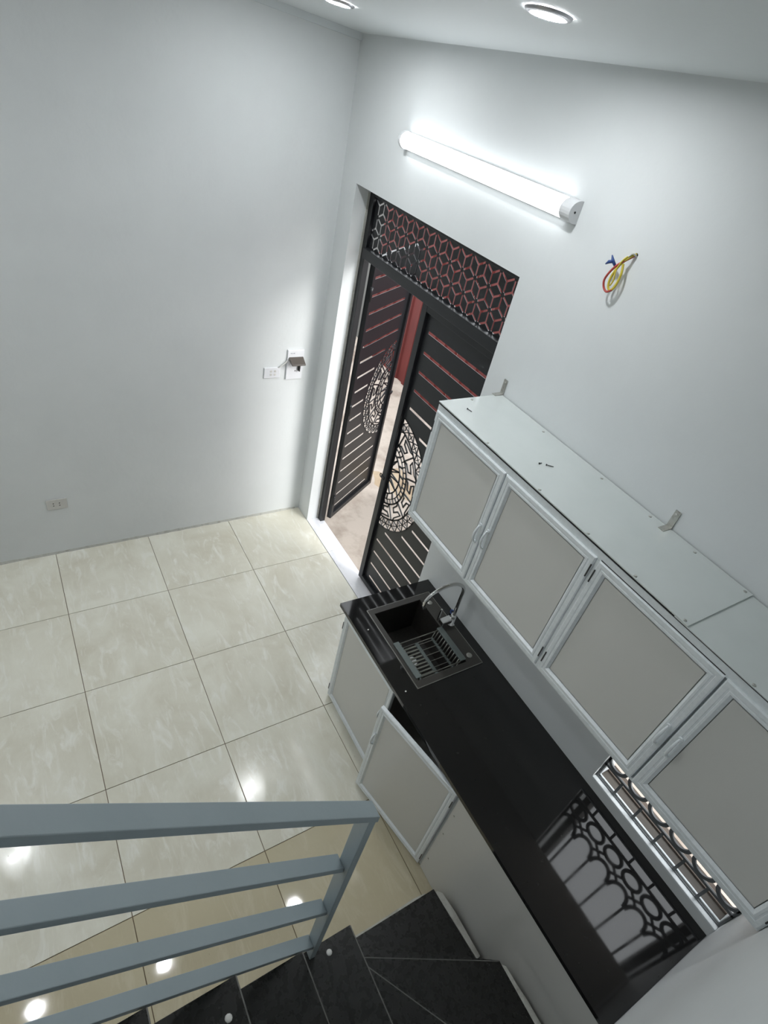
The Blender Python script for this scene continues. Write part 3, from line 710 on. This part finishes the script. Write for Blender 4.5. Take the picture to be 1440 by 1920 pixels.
bm = new(); tube(bm, [(.010, -.226, 1.352), (.016, -.250, 1.330), (.012, -.285, 1.302), (.004, -.300, 1.294)], .0035, 7); obj('lead_wire', bm, 'white', sb)

# ------------------------------------------------------------------ staircase
RH, RUN = .19, .2115
SXL = 2.962
st = thing('staircase', 'dusty black granite staircase with three winder treads at the foot', 'staircase', (3.28, -1.6, 0))
P0 = (2.905, -1.185)
polys = [
    (1, [(2.912, -1.20), (3.02, -1.20), (3.30, -.588), (2.912, -.612)]),
    (2, [(2.955, -1.10), (2.87 + .12, -1.20), (3.598, -1.20), (3.598, -.588), (3.272, -.588)]),
    (3, [(2.975, -1.160), (2.99, -1.20), (3.598, -1.20), (3.598, -.786)]),
]
bmb = new()
for n_, pl in polys:
    bm = new(); prism(bm, pl, RH * n_ - .018, RH * n_, .002); obj('tread', bm, 'step', st)
box(bmb, 2.93, 3.598, -1.21, -.60, 0, RH - .019)
prism(bmb, [(2.985, -1.12), (3.00, -1.21), (3.598, -1.21), (3.598, -.60), (3.285, -.60)], RH, 2 * RH - .019)
prism(bmb, [(3.00, -1.165), (3.01, -1.21), (3.598, -1.21), (3.598, -.80)], 2 * RH, 3 * RH - .019)
for k in range(4, 13):
    yn = -1.172 - RUN * (k - 4); z = RH * k
    SXL = 2.958 if k == 4 else 2.985
    obj('tread', B(SXL, 3.598, yn - RUN - .012, yn, z - .018, z, .002), 'step', st)
    obj('nosing', B(SXL + .002, 3.597, yn - .0028, yn + .0006, z - .004, z + .0006), 'arris', st)
    obj('riser', B(SXL + .006, 3.598, yn - .024, yn - .010, z - RH + .0005, z - .0185), 'step', st)
    box(bmb, SXL + .012, 3.598, yn - RUN - .012, yn - .024, max(0, z - RH - .22), z - .0185)
obj('concrete_core', bmb, 'mortar', st)
# winder risers
def slab(bm, p, q, z0, z1, t=.012):
    p = Vector(p); q = Vector(q); n2 = Vector((-(q - p).y, (q - p).x)).normalized() * t
    quadbox(bm, [(*p, z0), (*q, z0), (*(q + n2), z0), (*(p + n2), z0), (*p, z1), (*q, z1), (*(q + n2), z1), (*(p + n2), z1)])
obj('riser', B(2.918, 2.930, -1.20, -.605, .0005, RH - .0185), 'mortar', st)
bm = new(); slab(bm, (3.277, -.60), (2.975, -1.10), RH + .0005, 2 * RH - .0185, .010); obj('riser', bm, 'step', st)
bm = new(); slab(bm, (3.59, -.798), (2.99, -1.163), 2 * RH + .0005, 3 * RH - .0185, .008); obj('riser', bm, 'step', st)
for p, q, k in (((3.272, -.590), (2.975, -1.135), 2), ((3.597, -.788), (2.99, -1.168), 3)):
    bm = new(); slab(bm, p, q, RH * k - .003, RH * k + .0006, .0032); obj('nosing', bm, 'arris', st)
# raw mortar beside the treads and under the first edge
bm = new(); prism(bm, [(2.925, -.600), (2.945, -.582), (3.03, -.572), (3.215, -.568), (3.215, -.588), (2.925, -.611)], .06, RH - .004); obj('mortar_strip', bm, 'mortar', st)
bm = new(); prism(bm, [(3.285, -.588), (3.30, -.574), (3.36, -.572), (3.42, -.566), (3.598, -.564), (3.598, -.588)], .12, 2 * RH - .003); obj('mortar_strip', bm, 'mortar', st)
bm = new(); prism(bm, [(2.884, -1.18), (2.890, -.9), (2.886, -.68), (2.892, -.618), (2.917, -.612), (2.917, -1.2)], .0, .085); obj('mortar_strip', bm, 'mortar', st)
for x, y, k, lab in ((2.995, -1.270, 4, 'pale round plaster drop on the black tread beside the railing post'), (3.06, -1.64, 6, 'pale plaster drop on a higher black tread under the railing')):
    bm = new(); lathe(bm, [(.010, 0), (.009, .0015), (.004, .003), (.0005, .003)], (x, y, RH * k), seg=10); tag(obj('plaster_drop', bm, 'white'), lab, 'debris')

# ------------------------------------------------------------------ railing
rl = thing('stair_railing', 'blue-grey painted steel stair railing of four sloping rails ending in one post', 'railing', (2.976, -1.33, .76))
SL = .9215
def srail(x0, x1, zc, th, y0, y1):
    """sloping tube: top face passes z=zc at y=-1.325"""
    f = lambda y: zc - SL * (y + 1.325); vt = th * math.sqrt(1 + SL * SL)
    bm = new()
    quadbox(bm, [(x0, y0, f(y0) - vt), (x1, y0, f(y0) - vt), (x1, y1, f(y1) - vt), (x0, y1, f(y1) - vt), (x0, y0, f(y0)), (x1, y0, f(y0)), (x1, y1, f(y1)), (x0, y1, f(y1))], .0015)
    return bm
YT = -3.2
obj('handrail', srail(2.962, 3.000, 1.838, .020, YT, -1.312), 'rail', rl)
for zc in (1.510, 1.195, .875):
    obj('rail', srail(2.942, 2.980, zc, .019, YT, -1.336), 'rail', rl)
bm = new(); y0, y1 = -1.336, -1.316
quadbox(bm, [(2.944, y0, .760), (2.984, y0, .760), (2.984, y1, .760), (2.944, y1, .760), (2.958, y0, 1.825), (2.998, y0, 1.825), (2.998, y1, 1.806), (2.958, y1, 1.806)], .0015)
obj('post', bm, 'rail', rl)
obj('post', B(2.944, 2.980, YT - .02, YT, 2.47, 3.58, .0015), 'rail', rl)
obj('landing', B(2.962, 3.598, -4.2, -3.09, 2.29, 2.465), 'step', st)
